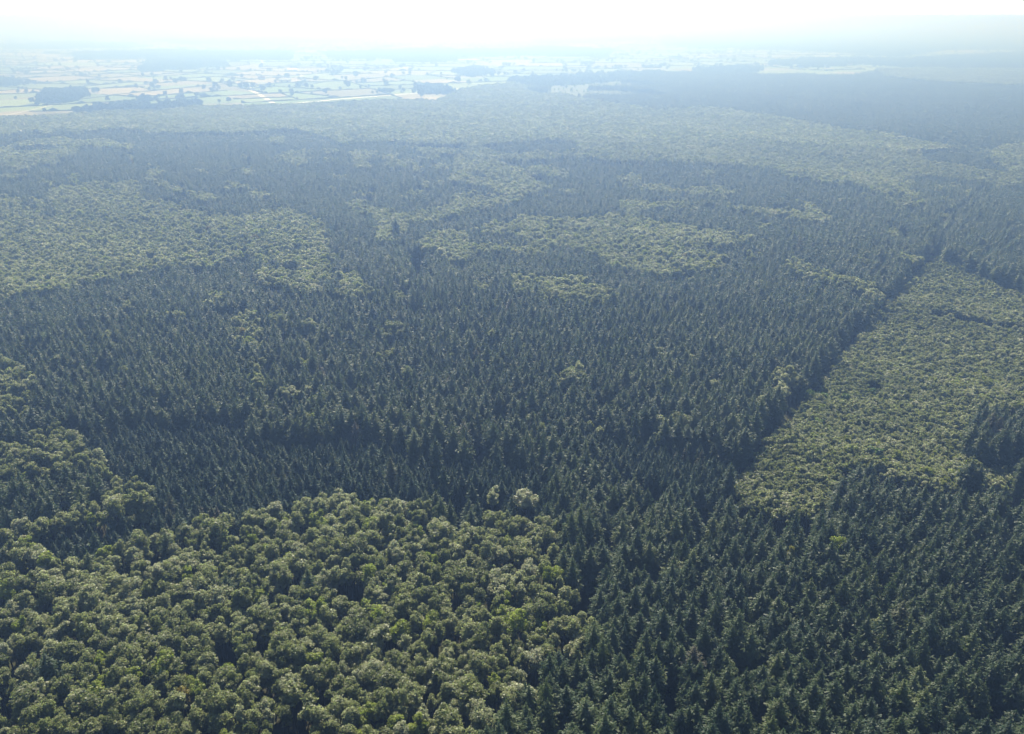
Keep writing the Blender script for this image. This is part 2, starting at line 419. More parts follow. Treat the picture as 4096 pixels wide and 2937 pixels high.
M_SPRUCE = foliage("spruce_needles", [(0.0, (0.034, 0.062, 0.028)), (0.45, (0.064, 0.093, 0.034)), (0.75, (0.100, 0.126, 0.040)),
                                      (0.9, (0.095, 0.125, 0.036)), (0.96, (0.085, 0.085, 0.05)), (1.0, (0.10, 0.085, 0.07))], 0.55, 0.4, 0.4, 0.3, glow=1.4)
M_YOUNG = foliage("young_spruce_needles", [(0.0, (0.024, 0.052, 0.028)), (0.7, (0.044, 0.080, 0.036)), (0.9, (0.070, 0.085, 0.040)),
                                           (1.0, (0.085, 0.065, 0.04))], 0.6, 0.3, 0.25, 0.3)
M_BROAD = foliage("broadleaf_leaves", [(0.0, (0.115, 0.130, 0.050)), (0.35, (0.182, 0.196, 0.080)), (0.6, (0.236, 0.244, 0.130)),
                                       (0.78, (0.295, 0.292, 0.210)), (0.88, (0.210, 0.240, 0.045)), (0.95, (0.185, 0.170, 0.03)),
                                       (1.0, (0.19, 0.125, 0.05))], 0.5, 0.5, 0.5, 0.32, glow=1.35)
M_COPSE = foliage("hedgerow_tree_leaves", [(0.0, (0.035, 0.055, 0.022)), (1.0, (0.10, 0.125, 0.05))], 0.7, 0.2, 0.2, 0.25)
M_SHRUB = foliage("bright_leaves", [(0.0, (0.09, 0.15, 0.025)), (1.0, (0.17, 0.24, 0.035))], 0.5, 0.5, 0.35, 0.25)
M_BARK = plain("bark", (0.035, 0.028, 0.022), 0.9, 3.0, (0.06, 0.05, 0.04))
M_BIRCH = plain("pale_bark", (0.35, 0.33, 0.3), 0.8, 3.0, (0.15, 0.13, 0.11))
M_FLOOR = plain("forest_floor", (0.035, 0.030, 0.018), 0.95, 0.06, (0.05, 0.055, 0.022))
M_ROAD = plain("pale_gravel_road", (0.55, 0.5, 0.42), 0.4, 0.02, (0.62, 0.58, 0.5))
M_WALL = plain("rendered_wall", (0.72, 0.68, 0.6), 0.8, 0.5, (0.62, 0.57, 0.5))
M_ROOF = plain("slate_roof", (0.16, 0.17, 0.2), 0.35, 0.6, (0.22, 0.22, 0.25))
M_TILE = plain("tile_roof", (0.34, 0.16, 0.1), 0.6, 0.6, (0.28, 0.13, 0.09))
M_METAL = plain("pale_sheet_roof", (0.7, 0.7, 0.68), 0.3, 0.4, (0.6, 0.6, 0.6))
M_GLASS = plain("window_glass", (0.03, 0.035, 0.045), 0.15)
M_HEDGE = plain("hedge_leaves", (0.03, 0.05, 0.018), 0.7, 0.2, (0.06, 0.085, 0.03))
M_HEATH = plain("heath_cover", (0.06, 0.09, 0.045), 0.9, 0.03, (0.12, 0.13, 0.07))

# ------------------------------------------------------------------ mesh helpers
def mesh_np(name, verts, faces_quads, mats, mat_idx=None):
    me = bpy.data.meshes.new(name)
    nv, nf = len(verts), len(faces_quads)
    k = faces_quads.shape[1]
    me.vertices.add(nv)
    me.vertices.foreach_set("co", np.ascontiguousarray(verts, np.float32).ravel())
    me.loops.add(nf * k)
    me.loops.foreach_set("vertex_index", np.ascontiguousarray(faces_quads, np.int32).ravel())
    me.polygons.add(nf)
    me.polygons.foreach_set("loop_start", np.arange(0, nf * k, k, dtype=np.int32))
    for m in mats:
        me.materials.append(m)
    if mat_idx is not None:
        me.polygons.foreach_set("material_index", np.ascontiguousarray(mat_idx, np.int32))
    me.update(calc_edges=True)
    return me

def quads(c, n, su, sv, r, up=None):
    """quads centred on c, facing n, half sizes su, sv; spin random or aligned with up"""
    n = n / np.maximum(np.linalg.norm(n, axis=1, keepdims=True), 1e-6)
    a = r.normal(size=c.shape) if up is None else up
    u = np.cross(n, a)
    u /= np.maximum(np.linalg.norm(u, axis=1, keepdims=True), 1e-6)
    v = np.cross(n, u)
    su = np.asarray(su).reshape(-1, 1) * u
    sv = np.asarray(sv).reshape(-1, 1) * v
    V = np.stack([c - su - sv, c + su - sv, c + su + sv, c - su + sv], 1).reshape(-1, 3)
    F = np.arange(len(c) * 4).reshape(-1, 4)
    return V, F

def tube(path, radii, sides=6):
    V, F = [], []
    for i, (p, rr) in enumerate(zip(path, radii)):
        for s in range(sides):
            a = 2 * math.pi * s / sides
            V.append((p[0] + rr * math.cos(a), p[1] + rr * math.sin(a), p[2]))
    for i in range(len(path) - 1):
        for s in range(sides):
            t = (s + 1) % sides
            F.append((i * sides + s, i * sides + t, (i + 1) * sides + t, (i + 1) * sides + s))
    return np.array(V, float), np.array(F, int)

def join(parts):
    V, F, o = [], [], 0
    for v, f in parts:
        V.append(v)
        F.append(f + o)
        o += len(v)
    return np.concatenate(V), np.concatenate(F)

def broad_crown(seed, nleaf, leaf, Rc=3.4, H=21.0, depth=9.0, lumps=20):
    """a crown of leafy bulges; tree is H tall, crown radius Rc"""
    r = np.random.default_rng(seed)
    zc = H - depth * 0.55
    L = []
    nsub = int(r.integers(1, 4))
    ctr = [np.array([r.normal() * 0.38 * Rc, r.normal() * 0.38 * Rc, r.uniform(-0.16, 0.10) * depth]) * (0 if nsub == 1 else 1) for _ in range(nsub)]
    while len(L) < lumps:
        d = r.normal(size=3)
        d /= np.linalg.norm(d)
        if d[2] < -0.85:
            continue
        rad = Rc * r.uniform(0.18, 0.42)
        q = r.uniform(0.55, 1.0)
        p = np.array([d[0] * (Rc - rad * 0.55) * q * 1.15, d[1] * (Rc - rad * 0.55) * q * 1.15, zc + d[2] * (depth * 0.5 - rad * 0.5) * r.uniform(0.75, 1.0)])
        if nsub > 1:
            c = ctr[int(r.integers(nsub))]
            p = p * np.array([0.72, 0.72, 1]) + c
        L.append((p, rad))
    L.append((np.array([0, 0, zc]), Rc * 0.55))
    w = np.array([rad ** 2 for _, rad in L])
    cnt = (nleaf * w / w.sum()).astype(int)
    C, N = [], []
    for (p, rad), c in zip(L, cnt):
        d = r.normal(size=(c, 3))
        d /= np.linalg.norm(d, axis=1, keepdims=True)
        d[:, 2] = np.where((d[:, 2] < -0.3) & (r.random(c) < 0.6), -d[:, 2], d[:, 2])
        rr = rad * (1 - 0.28 * r.random(c) ** 2 + 0.20 * r.normal(size=c) + 0.25 * (r.random(c) > 0.93))
        C.append(p + d * rr[:, None] * np.array([1, 1, 0.85]))
        N.append(d + r.normal(size=(c, 3)) * 0.55 + np.array([0, 0, 0.25]))
    C, N = np.concatenate(C), np.concatenate(N)
    s = leaf * r.uniform(0.6, 1.3, len(C))
    V, F = quads(C, N, s, s * r.uniform(0.5, 0.9, len(C)), r)
    return V, F, L, zc

def broad_trunk(seed, H, L, zc, r0=0.28):
    r = np.random.default_rng(seed + 99)
    parts = [tube([(0, 0, -0.6), (0.05, 0, H * 0.3), (0.1, 0.05, zc)], [r0, r0 * 0.75, r0 * 0.35])]
    for i in r.choice(len(L), 6, replace=False):
        p = L[i][0]
        z0 = H * r.uniform(0.38, 0.5)
        parts.append(tube([(0.05, 0, z0), (p[0] * 0.5, p[1] * 0.5, (z0 + p[2]) / 2), tuple(p)], [r0 * 0.4, r0 * 0.25, r0 * 0.08], 4))
    return join(parts)

def spruce_crown(seed, H=24.0, Rb=2.7, base=0.28, whorls=25, nb=9, seg=4, slope=0.34, w0=0.40, droop=0.25):
    r = np.random.default_rng(seed)
    C, N, SU, SV, UP = [], [], [], [], []
    zt = H
    zs = H - (H * (1 - base)) * (np.linspace(0.02, 1, whorls) ** 1.15)
    for z in zs:
        s = zt - z
        rad = min(slope * s ** 0.95 + 0.10, Rb * (1 - 0.25 * max(0, (s - H * 0.45) / (H * 0.4))))
        n = max(4, int(nb * min(1, 0.5 + rad / Rb * 0.6)))
        a0 = r.uniform(0, 6.28)
        for b in range(n):
            a = a0 + 6.283 * b / n + r.normal() * 0.18
            ln = rad * r.uniform(0.6, 1.28)
            dirv = np.array([math.cos(a), math.sin(a), 0])
            side = np.array([-math.sin(a), math.cos(a), 0])
            dr = droop * r.uniform(0.6, 1.4)
            zz = z + r.normal() * 0.12
            for k in range(seg):
                t = (k + 0.5) / seg
                # branch sags, then lifts at the tip
                sag = -dr * ln * math.sin(t * 2.6) * 0.9 + 0.6 * ln * max(0, t - 0.5)
                p = dirv * (ln * t) + np.array([0, 0, zz + sag])
                wd = w0 * (0.7 + ln * 0.35) * (1.15 - 0.75 * t)
                for sg in (-1, 1):
                    q = p + side * sg * wd * 0.5 + r.normal(size=3) * 0.05
                    C.append(q)
                    nn = np.array([0, 0, 1.0]) + side * sg * r.uniform(0.1, 0.9) + dirv * r.normal() * 0.5
                    N.append(nn)
                    SU.append(wd * r.uniform(0.35, 0.6))
                    SV.append(ln / seg * r.uniform(0.55, 0.85))
                    UP.append(dirv + side * sg * r.uniform(0.3, 1.0) + np.array([0, 0, r.normal() * 0.2]))
    # leading shoot
    for k in range(5):
        C.append(np.array([0, 0, H - 0.35 + 0.2 * k]) + r.normal(size=3) * 0.03)
        N.append(r.normal(size=3) * np.array([1, 1, 0.2]))
        SU.append(0.07)
        SV.append(0.3)
        UP.append(np.array([0, 0, 1.0]))
    C, N, UP = np.array(C), np.array(N), np.array(UP)
    n = N / np.linalg.norm(N, axis=1, keepdims=True)
    # make u perpendicular to the twig direction so v runs along it
    V, F = quads(C, n, SU, SV, r, up=UP)
    return V, F

def spruce_trunk(H, r0=0.2):
    return tube([(0, 0, -0.6), (0, 0, H * 0.5), (0, 0, H * 0.97)], [r0, r0 * 0.6, 0.03])

SRC = bpy.data.collections.new("tree_sources")

def source(coll, name, me):
    o = bpy.data.objects.new(name, me)
    coll.objects.link(o)
    return o

class Species:
    """crown and trunk meshes of one kind, plus joined meshes for the mass of the forest"""
    def __init__(self, name, leaf_mat, bark, makers, lod_makers):
        self.name = name
        self.parts = []
        self.coll = bpy.data.collections.new(name + "_sources")
        self.nvar = len(makers)
        for i, mk in enumerate(makers):
            (cv, cf), (tv, tf) = mk
            self.parts.append((mesh_np(name + "_crown", cv, cf, [leaf_mat]), mesh_np(name + "_trunk", tv, tf, [bark])))
            V, F = join([(cv, cf), (tv, tf)])
            mi = np.concatenate([np.zeros(len(cf)), np.ones(len(tf))])
            source(self.coll, "%s_%02d" % (name, i), mesh_np(name, V, F, [leaf_mat, bark], mi))
        self.lod = []
        for j, mks in enumerate(lod_makers):
            c = bpy.data.collections.new(name + "_sources_lod%d" % j)
            for i, mk in enumerate(mks):
                (cv, cf), (tv, tf) = mk
                V, F = join([(cv, cf), (tv, tf)])
                mi = np.concatenate([np.zeros(len(cf)), np.ones(len(tf))])
                source(c, "%s_%02d" % (name, i), mesh_np(name, V, F, [leaf_mat, bark], mi))
            self.lod.append((c, len(mks)))

def mk_broad(seed, nleaf, leaf, **kw):
    r = random.Random(seed)
    H = kw.get('H', 21.0)
    V, F, L, zc = broad_crown(seed, nleaf, leaf, **kw)
    return (V, F), broad_trunk(seed, H, L, zc)

def mk_spruce(seed, **kw):
    H = kw.get('H', 24.0)
    return spruce_crown(seed, **kw), spruce_trunk(H)

rs = random.Random(3)
SPECIES = {}
SPECIES['spruce'] = Species('spruce_tree', M_SPRUCE, M_BARK,
    [mk_spruce(100 + i, Rb=rs.uniform(2.4, 3.3), slope=rs.uniform(0.38, 0.56), droop=rs.uniform(0.02, 0.2)) for i in range(9)],
    [[mk_spruce(150 + i, Rb=rs.uniform(2.6, 3.2), slope=rs.uniform(0.46, 0.62), whorls=15, nb=7, seg=3, w0=0.42) for i in range(6)],
     [mk_spruce(180 + i, Rb=3.0, base=0.4, slope=rs.uniform(0.46, 0.60), whorls=8, nb=6, seg=2, w0=0.7) for i in range(4)]])
SPECIES['young'] = Species('young_spruce_tree', M_YOUNG, M_BARK,
    [mk_spruce(200 + i, H=16.5, Rb=rs.uniform(1.7, 2.2), base=0.12, slope=rs.uniform(0.36, 0.48), whorls=22, nb=9, seg=3, w0=0.5) for i in range(6)], [])
SPECIES['broad'] = Species('broadleaf_tree', M_BROAD, M_BARK,
    [mk_broad(300 + i, 4200, 0.17, Rc=rs.uniform(1.9, 2.7), depth=rs.uniform(5.5, 7.5), lumps=rs.randint(24, 44)) for i in range(14)],
    [[mk_broad(350 + i, 1500, 0.29, Rc=rs.uniform(2.4, 3.0), depth=6.5, lumps=24) for i in range(6)],
     [mk_broad(380 + i, 420, 0.66, Rc=3.5, depth=6, lumps=12) for i in range(5)]])
SPECIES['youngbroad'] = Species('young_broadleaf_tree', M_BROAD, M_BARK,
    [mk_broad(400 + i, 1000, 0.2, H=12.0, Rc=rs.uniform(1.2, 1.9), depth=4.0, lumps=12) for i in range(8)],
    [[mk_broad(450 + i, 500, 0.33, H=12.0, Rc=1.6, depth=4.5, lumps=9) for i in range(5)]])
SPECIES['shrub'] = Species('bright_shrub', M_SHRUB, M_BARK,
    [mk_broad(500 + i, 1200, 0.26, H=9.0, Rc=2.3, depth=6.0, lumps=11) for i in range(5)], [])

SPECIES['copse'] = Species('copse_tree', M_COPSE, M_BARK, [mk_broad(700 + i, 700, 1.0, H=15.0, Rc=6.0, depth=17.0, lumps=16) for i in range(5)], [])

# ------------------------------------------------------------------ scatter with geometry nodes (for the uncountable mass)
def scatter(name, label, cat, coll, pts, rot, scl, var, tint):
    me = bpy.data.meshes.new(name)
    n = len(pts)
    me.vertices.add(n)
    me.vertices.foreach_set("co", np.ascontiguousarray(pts, np.float32).ravel())
    for an, ty, dat, key in (("rz", 'FLOAT', rot, "value"), ("var", 'INT', var, "value"), ("tint", 'FLOAT', tint, "value"), ("scl", 'FLOAT_VECTOR', scl, "vector")):
        a = me.attributes.new(an, ty, 'POINT')
        a.data.foreach_set(key, np.ascontiguousarray(dat, np.int32 if ty == 'INT' else np.float32).ravel())
    o = bpy.data.objects.new(name, me)
    scene.collection.objects.link(o)
    o["kind"] = "stuff"
    o["label"] = label
    o["category"] = cat
    ng = bpy.data.node_groups.new(name, 'GeometryNodeTree')
    ng.interface.new_socket("Geometry", in_out='INPUT', socket_type='NodeSocketGeometry')
    ng.interface.new_socket("Geometry", in_out='OUTPUT', socket_type='NodeSocketGeometry')
    nd, lk = ng.nodes, ng.links
    gi, go = nd.new("NodeGroupInput"), nd.new("NodeGroupOutput")
    ci = nd.new("GeometryNodeCollectionInfo")
    ci.inputs["Collection"].default_value = coll
    ci.inputs["Separate Children"].default_value = True
    ci.inputs["Reset Children"].default_value = True
    ip = nd.new("GeometryNodeInstanceOnPoints")
    ip.inputs["Pick Instance"].default_value = True

    def named(nm, ty):
        a = nd.new("GeometryNodeInputNamedAttribute")
        a.data_type = ty
        a.inputs["Name"].default_value = nm
        return a.outputs["Attribute"]
    cx = nd.new("ShaderNodeCombineXYZ")
    lk.new(named("rz", 'FLOAT'), cx.inputs[2])
    lk.new(gi.outputs[0], ip.inputs["Points"])
    lk.new(ci.outputs[0], ip.inputs["Instance"])
    lk.new(named("var", 'INT'), ip.inputs["Instance Index"])
    lk.new(cx.outputs[0], ip.inputs["Rotation"])
    lk.new(named("scl", 'FLOAT_VECTOR'), ip.inputs["Scale"])
    lk.new(ip.outputs[0], go.inputs[0])
    md = o.modifiers.new("scatter", 'NODES')
    md.node_group = ng
    return o

# ------------------------------------------------------------------ candidates
def grid(spacing, ymin, ymax, jit=0.38):
    """jittered hexagonal grid over the visible wedge of ground"""
    ys = np.arange(ymin, ymax, spacing * 0.9)
    out = []
    for i, y in enumerate(ys):
        hw = 0.74 * (y * cp + CAM_H * sp_) + 25
        xs = np.arange(-hw, hw, spacing * 1.06) + (i % 2) * spacing * 0.53
        out.append(np.stack([xs, np.full(len(xs), y)], 1))
    p = np.concatenate(out)
    return p + rng.normal(size=p.shape) * spacing * jit * 0.6

def wob(x, y, s, k):
    return np.sin(x / s + k) * np.sin(y / (s * 1.3) + 2.1 * k) + 0.6 * np.sin((x + 1.7 * y) / (s * 0.7) + 3 * k)

def pick(kind, labs, spacing, hgt, ymin, ymax, dens=1.0, reject_low=None, wall=False, spread=1.0):
    p = grid(spacing, ymin, ymax)
    x, y = p[:, 0], p[:, 1]
    z = terrain(x, y)
    j = rng.normal(size=p.shape) * spread
    px, py = project(x + j[:, 0], y + j[:, 1], z + hgt)
    lab = label_at(px, py)
    ok = np.zeros(len(p), bool)
    r = rng.random(len(p))
    for l, pr in labs.items():
        ok |= (lab == l) & (r < pr)
    if reject_low:
        for hz, ls in reject_low:
            qx, qy = project(x, y, z + hz)
            ok &= ~np.isin(label_at(qx, qy), ls)
    if wall:
        qx, qy = project(x, y, z + 19.0)
        ok &= ~((lab == SP) & np.isin(label_at(qx, qy), (BR, MI)))
    ok &= rng.random(len(p)) < dens
    return np.stack([x[ok], y[ok], z[ok]], 1)

YN = 108.0
sets = []    # (species key, pts, heights)

low = [(15.0, (YS,)), (12.0, (YB, GA)), (4.0, (FA, HE))]
P_sp = np.concatenate([pick('spruce', {SP: 0.97, MI: 0.16, BR: 0.006, GR: 0.05, YS: 0.015, SOFT: 0.45, YB: 0.006}, 5.0, 24, YN, 950, reject_low=low, wall=True),
                       pick('spruce', {SP: 0.97, MI: 0.16, BR: 0.006, GR: 0.05}, 5.1, 25, 950, 1500, reject_low=low, wall=True),
                       pick('spruce', {SP: 1.0, MI: 0.16, BR: 0.003}, 6.2, 25, 1500, 3400, reject_low=low, wall=True)])
P_br = np.concatenate([pick('broad', {BR: 0.97, MI: 0.9, SP: 0.0035, DK: 0.0}, 3.75, 20, YN, 520, reject_low=low),
                       pick('broad', {BR: 0.97, MI: 0.9, SP: 0.004}, 4.1, 20, 520, 950, reject_low=low),
                       pick('broad', {BR: 0.97, MI: 0.9, SP: 0.005}, 4.6, 20, 950, 1500, reject_low=low),
                       pick('broad', {BR: 1.0, MI: 0.9, SP: 0.006}, 6.2, 20, 1500, 3400, reject_low=low)])
P_ys = pick('young', {YS: 0.97}, 3.0, 16, YN, 700)
P_yb = np.concatenate([pick('youngbroad', {YB: 0.98, SOFT: 0.6}, 2.15, 11.5, YN, 900)])
P_gr = pick('shrub', {GR: 0.95, HE: 0.0, GA: 0.02, YB: 0.02, YS: 0.01}, 3.4, 8, YN, 1500)
P_he = pick("shrub", {HE: 0.12}, 9.0, 3, 1500, 3500)
def ragged(p, sc, th):
    """break the outline of a wood into clumps and bays"""
    v = wob(p[:, 0], p[:, 1], sc, 1.7) + 0.6 * wob(p[:, 0], p[:, 1], sc * 0.37, 5.1) + 0.35 * rng.normal(size=len(p))
    return p[v > th]
P_wd = ragged(pick('broad', {WOOD: 1.0}, 9.0, 13, 1700, 6000, spread=10.0), 90, -0.55)
P_wm = ragged(pick('broad', {WOOD: 1.0}, 17.0, 13, 6000, 10000, spread=25.0), 260, -0.5)
P_wf = pick('broad', {WOOD: 1.0}, 34.0, 16, 10000, 24000)

def thin_gaps(p, n, r0, r1, seed):
    """small openings in the canopy where a few trees are missing"""
    r = np.random.default_rng(seed)
    cx, cy = r.uniform(-330, 330, n), r.uniform(YN, 620, n)
    ok = np.ones(len(p), bool)
    for a, b, c in zip(cx, cy, r.uniform(r0, r1, n)):
        ok &= np.hypot((p[:, 0] - a), (p[:, 1] - b) * 0.7) > c
    return p[ok]

def dist(p):
    return np.hypot(np.hypot(p[:, 0], p[:, 1]), CAM_H - 20)

def attrs(key, p):
    n = len(p)
    rz = rng.uniform(0, 6.283, n)
    x, y = p[:, 0], p[:, 1]
    if key == 'spruce':
        s = rng.normal(1.0, 0.055, n) + 0.03 * wob(x, y, 60, 1.0) + np.where(rng.random(n) > 0.96, 0.10, 0)
        w = rng.normal(1.12, 0.14, n)
        t = np.clip(0.38 + rng.normal(size=n) * 0.17 + 0.10 * wob(x, y, 45, 2.0), 0, 0.88)
        q = rng.random(n)
        t = np.where(q < 0.012, 0.9, t)
        t = np.where(q > 0.997, 0.97, t)
    elif key == 'young':
        s = rng.normal(1.0, 0.1, n)
        w = s * rng.normal(1.0, 0.12, n)
        t = np.clip(0.85 * rng.random(n) ** 1.3 + 0.1 * wob(x, y, 30, 2.0), 0, 1)
    elif key == 'broad':
        s = rng.normal(1.0, 0.065, n) * np.where(dist(p) > 500, 0.6, 1) + np.where(dist(p) > 500, 0.4, 0) + 0.03 * wob(x, y, 55, 1.0)
        w = s * rng.normal(1.0, 0.17, n)
        t = np.clip(0.42 + rng.normal(size=n) * 0.20 + 0.13 * wob(x, y, 38, 4.0), 0, 0.80)
        q = rng.random(n)
        t = np.where(q < 0.05, 0.88, t)
        t = np.where(q > 0.999, 0.97, t)
    elif key == 'youngbroad':
        s = rng.normal(1.0, 0.07, n) + 0.04 * wob(x, y, 25, 1.0)
        w = s * rng.normal(1.0, 0.2, n)
        t = np.clip(0.42 + rng.normal(size=n) * 0.22 + 0.20 * wob(x, y, 24, 4.0), 0, 0.9)
    else:
        s = rng.normal(0.9, 0.2, n)
        w = s * rng.normal(1.0, 0.15, n)
        t = rng.random(n)
    return rz, np.stack([w, w * rng.normal(1.0, 0.12 if 'broad' in key else 0.05, n), s], 1), t

# ------------------------------------------------------------------ ground
def ground_sheet():
    # fine polar-ish grid so that undulation shows near, and it still reaches the horizon
    ys = np.concatenate([np.arange(-400, 2200, 25.0), np.geomspace(2200, 45000, 40)[1:]])
    us = np.linspace(-1.3, 1.3, 120)
    V = []
    for y in ys:
        hw = 700 + max(0, y) * 1.0
        for u in us:
            V.append((u * hw, y, 0))
    V = np.array(V)
    V[:, 2] = terrain(V[:, 0], V[:, 1])
    n = len(us)
    F = []
    for j in range(len(ys) - 1):
        a = np.arange(n - 1) + j * n
        F.append(np.stack([a, a + 1, a + n + 1, a + n], 1))
    return V, np.concatenate(F)
gv, gf = ground_sheet()
go_ = bpy.data.objects.new("ground", mesh_np("ground", gv, gf, [M_FLOOR]))
go_["kind"] = "structure"
scene.collection.objects.link(go_)


# ------------------------------------------------------------------ individual trees (the 300 that show largest of each kind) and the mass behind
def thing(name, label, cat, loc, rz, scl, group):
    e = bpy.data.objects.new(name, None)
    e.empty_display_size = 1
    e.location = loc
    e.rotation_euler = (0, 0, rz)
    e.scale = scl
    e["label"] = label
    e["category"] = cat
    if group:
        e["group"] = group
    scene.collection.objects.link(e)
    return e

def plant(sp, i, loc, rz, scl, tint, label, cat, group, name=None):
    e = thing(name or sp.name, label, cat, loc, rz, scl, group)
    cm, tm = sp.parts[i % sp.nvar]
    c = bpy.data.objects.new("crown", cm)
    c["tint"] = float(tint)
    c.parent = e
    t = bpy.data.objects.new("trunk", tm)
    t.parent = e
    scene.collection.objects.link(c)
    scene.collection.objects.link(t)
    return e

def visible_order(p, h):
    """indices of the trees whose tops lie inside the photograph, nearest first"""
    px, py = project(p[:, 0], p[:, 1], p[:, 2] + h)
    inside = (px > -10) & (px < W0 + 10) & (py > 0) & (py < H0 + 60)
    d = dist(p)
    d = np.where(inside, d, 1e9)
    o = np.argsort(d)
    return o[:int(inside.sum())], px, py

def where(px, py):
    """place in the picture, in percent of its width and height"""
    return "%d percent across and %d percent down the photo" % (round(100 * min(max(px / W0, 0), 1)), round(100 * min(max(py / H0, 0), 1)))

def describe(key, t, s, px, py):
    size = "tall" if s > 1.06 else ("short" if s < 0.94 else "mid-height")
    if key == 'spruce':
        col = "bluish dark green" if t < 0.3 else "deep green" if t < 0.5 else "mossy green" if t < 0.82 else "yellow-green" if t < 0.93 else "brown-tinged"
        return "%s %s spruce, tip %s" % (size, col, where(px, py))
    col = "dark olive" if t < 0.3 else "olive green" if t < 0.5 else "grey-green" if t < 0.82 else "yellow-green" if t < 0.93 else "rusty brown"
    size = {"tall": "big", "short": "small", "mid-height": "mid-sized"}[size]
    return "%s %s broadleaf crown, top %s" % (size, col, where(px, py))

# trees that stand out: (photo pixel of the crown's top, species, tint, width, height factor, label)
STANDOUT = [
    (2105, 1950, 'broad', 0.74, 1.55, 1.05, "large pale round broadleaf tree standing among dark spruces just above the near broadleaf wood"),
    (1968, 1952, 'broad', 0.62, 1.3, 1.0, "grey-green broadleaf tree left of the large pale round one, ringed by spruces"),
    (2288, 2036, 'spruce', 0.80, 1.15, 1.15, "tall pale-tipped spruce at the top corner of the near broadleaf wood"),
    (2358, 2040, 'spruce', 0.45, 1.1, 1.12, "tall pointed spruce just right of the pale-tipped one"),
    (2108, 2240, 'broad', 0.77, 1.1, 0.98, "pale round crown at the right rim of the near broadleaf wood"),
    (2192, 2262, 'broad', 0.88, 0.8, 1.1, "narrow light green tree beside the dark gap at the right rim of the broadleaf wood"),
    (722, 2752, 'broad', 0.97, 1.0, 1.05, "rust-brown topped broadleaf tree low in the near wood"),
    (1598, 2500, 'broad', 0.88, 1.1, 1.0, "yellow-green crown in the middle of the near broadleaf wood"),
    (310, 2385, 'broad', 0.88, 1.1, 1.0, "yellow-green crown in the left part of the near broadleaf wood"),
    (905, 2660, 'broad', 0.88, 0.9, 0.95, "small yellow-green crown beside a dark gap in the near wood"),
    (1262, 2042, 'broad', 0.88, 1.0, 1.05, "bright yellowish crown at the far edge of the near wood, next to the young spruces"),
    (1112, 1552, 'broad', 0.78, 0.9, 1.05, "left one of two pale round crowns inside the big spruce stand"),
    (1165, 1543, 'broad', 0.78, 1.1, 1.05, "right one of two pale round crowns inside the big spruce stand"),
    (385, 1795, 'broad', 0.70, 1.15, 1.05, "pale round tree at the left end of the young spruce plantation"),
    (3252, 1545, 'shrub', 0.9, 1.5, 1.5, "brightest yellow-green tree at the edge of the straight ride"),
    (3300, 1552, 'shrub', 0.7, 1.3, 1.4, "bright green tree second from the ride edge"),
    (3384, 1556, 'shrub', 0.3, 1.3, 1.5, "green rounded tree third from the ride edge in the young wood"),
    (3500, 1532, 'shrub', 0.1, 1.4, 1.4, "bright green tree within the young wood right of the ride"),
    (3359, 2142, 'broad', 0.88, 0.9, 1.1, "yellow-green broadleaf tree among the spruces at right"),
    (3170, 2180, 'broad', 0.95, 0.7, 1.05, "small yellowish tree half hidden between spruces at right"),
    (3617, 2405, 'spruce', 0.94, 1.2, 1.1, "brownish-topped spruce right of a deep dark gap"),
    (3090, 2885, 'spruce', 0.90, 1.0, 1.0, "yellow-green spruce tip at the bottom border"),
    (3900, 2530, 'spruce', 0.90, 1.1, 1.05, "yellow-green full spruce near the right border"),
    (3290, 2030, 'spruce', 0.30, 0.9, 1.15, "dark spike-shaped spruce in front of the young broadleaf wood"),
    (3190, 2036, 'spruce', 0.28, 0.9, 1.15, "slim dark spruce at the near corner of the young broadleaf wood"),
    (3790, 2350, 'spruce', 0.40, 1.3, 1.15, "broad tall spruce rising over its neighbours at right"),
    (2960, 2450, 'spruce', 0.55, 1.3, 1.15, "broad mossy spruce above a deep dark gap"),
    (1418, 1680, 'spruce', 0.99, 0.9, 0.95, "pinkish-grey dying spruce at the edge of the young plantation"),
    (1600, 1610, 'spruce', 0.88, 1.1, 1.1, "fresh green spruce standing above the others at centre"),
    (1740, 1740, 'spruce', 0.30, 1.1, 1.15, "large dark spruce in front row above the young plantation"),
    (1560, 1820, 'spruce', 0.94, 0.9, 1.0, "brown-tinged spruce within the dark young plantation"),
    (1580, 870, 'spruce', 0.2, 1.4, 1.3, "tall lone dark spruce over the pale corridor of broadleaf trees"),
    (1640, 878, 'spruce', 0.2, 1.0, 1.2, "slim lone spruce right of the tall dark one in the pale corridor"),
    (1345, 880, 'spruce', 0.2, 1.5, 1.2, "big dark spruce at the right end of the large left broadleaf block"),
]
SPOTS = []
for a in STANDOUT:
    h = {'broad': 21.0, 'spruce': 24.0, 'shrub': 9.0}[a[2]] * a[5]
    gx, gy = ground_at(a[0], a[1], h)
    SPOTS.append((gx, gy, float(terrain(gx, gy))))

P_br = thin_gaps(P_br, 420, 2.0, 4.2, 31)
P_sp = thin_gaps(P_sp, 420, 2.2, 5.0, 32)

def clear_spots(p, rad=3.4):
    ok = np.ones(len(p), bool)
    for gx, gy, _ in SPOTS:
        ok &= np.hypot(p[:, 0] - gx, p[:, 1] - gy) > rad
    return p[ok]
P_sp, P_br, P_ys, P_yb, P_gr = [clear_spots(q) for q in (P_sp, P_br, P_ys, P_yb, P_gr)]
for k, (a, loc) in enumerate(zip(STANDOUT, SPOTS)):
    plant(SPECIES[a[2]], k * 5 + 1, loc, k * 1.7, (a[4], a[4], a[5]), a[3], a[6], "tree", None)

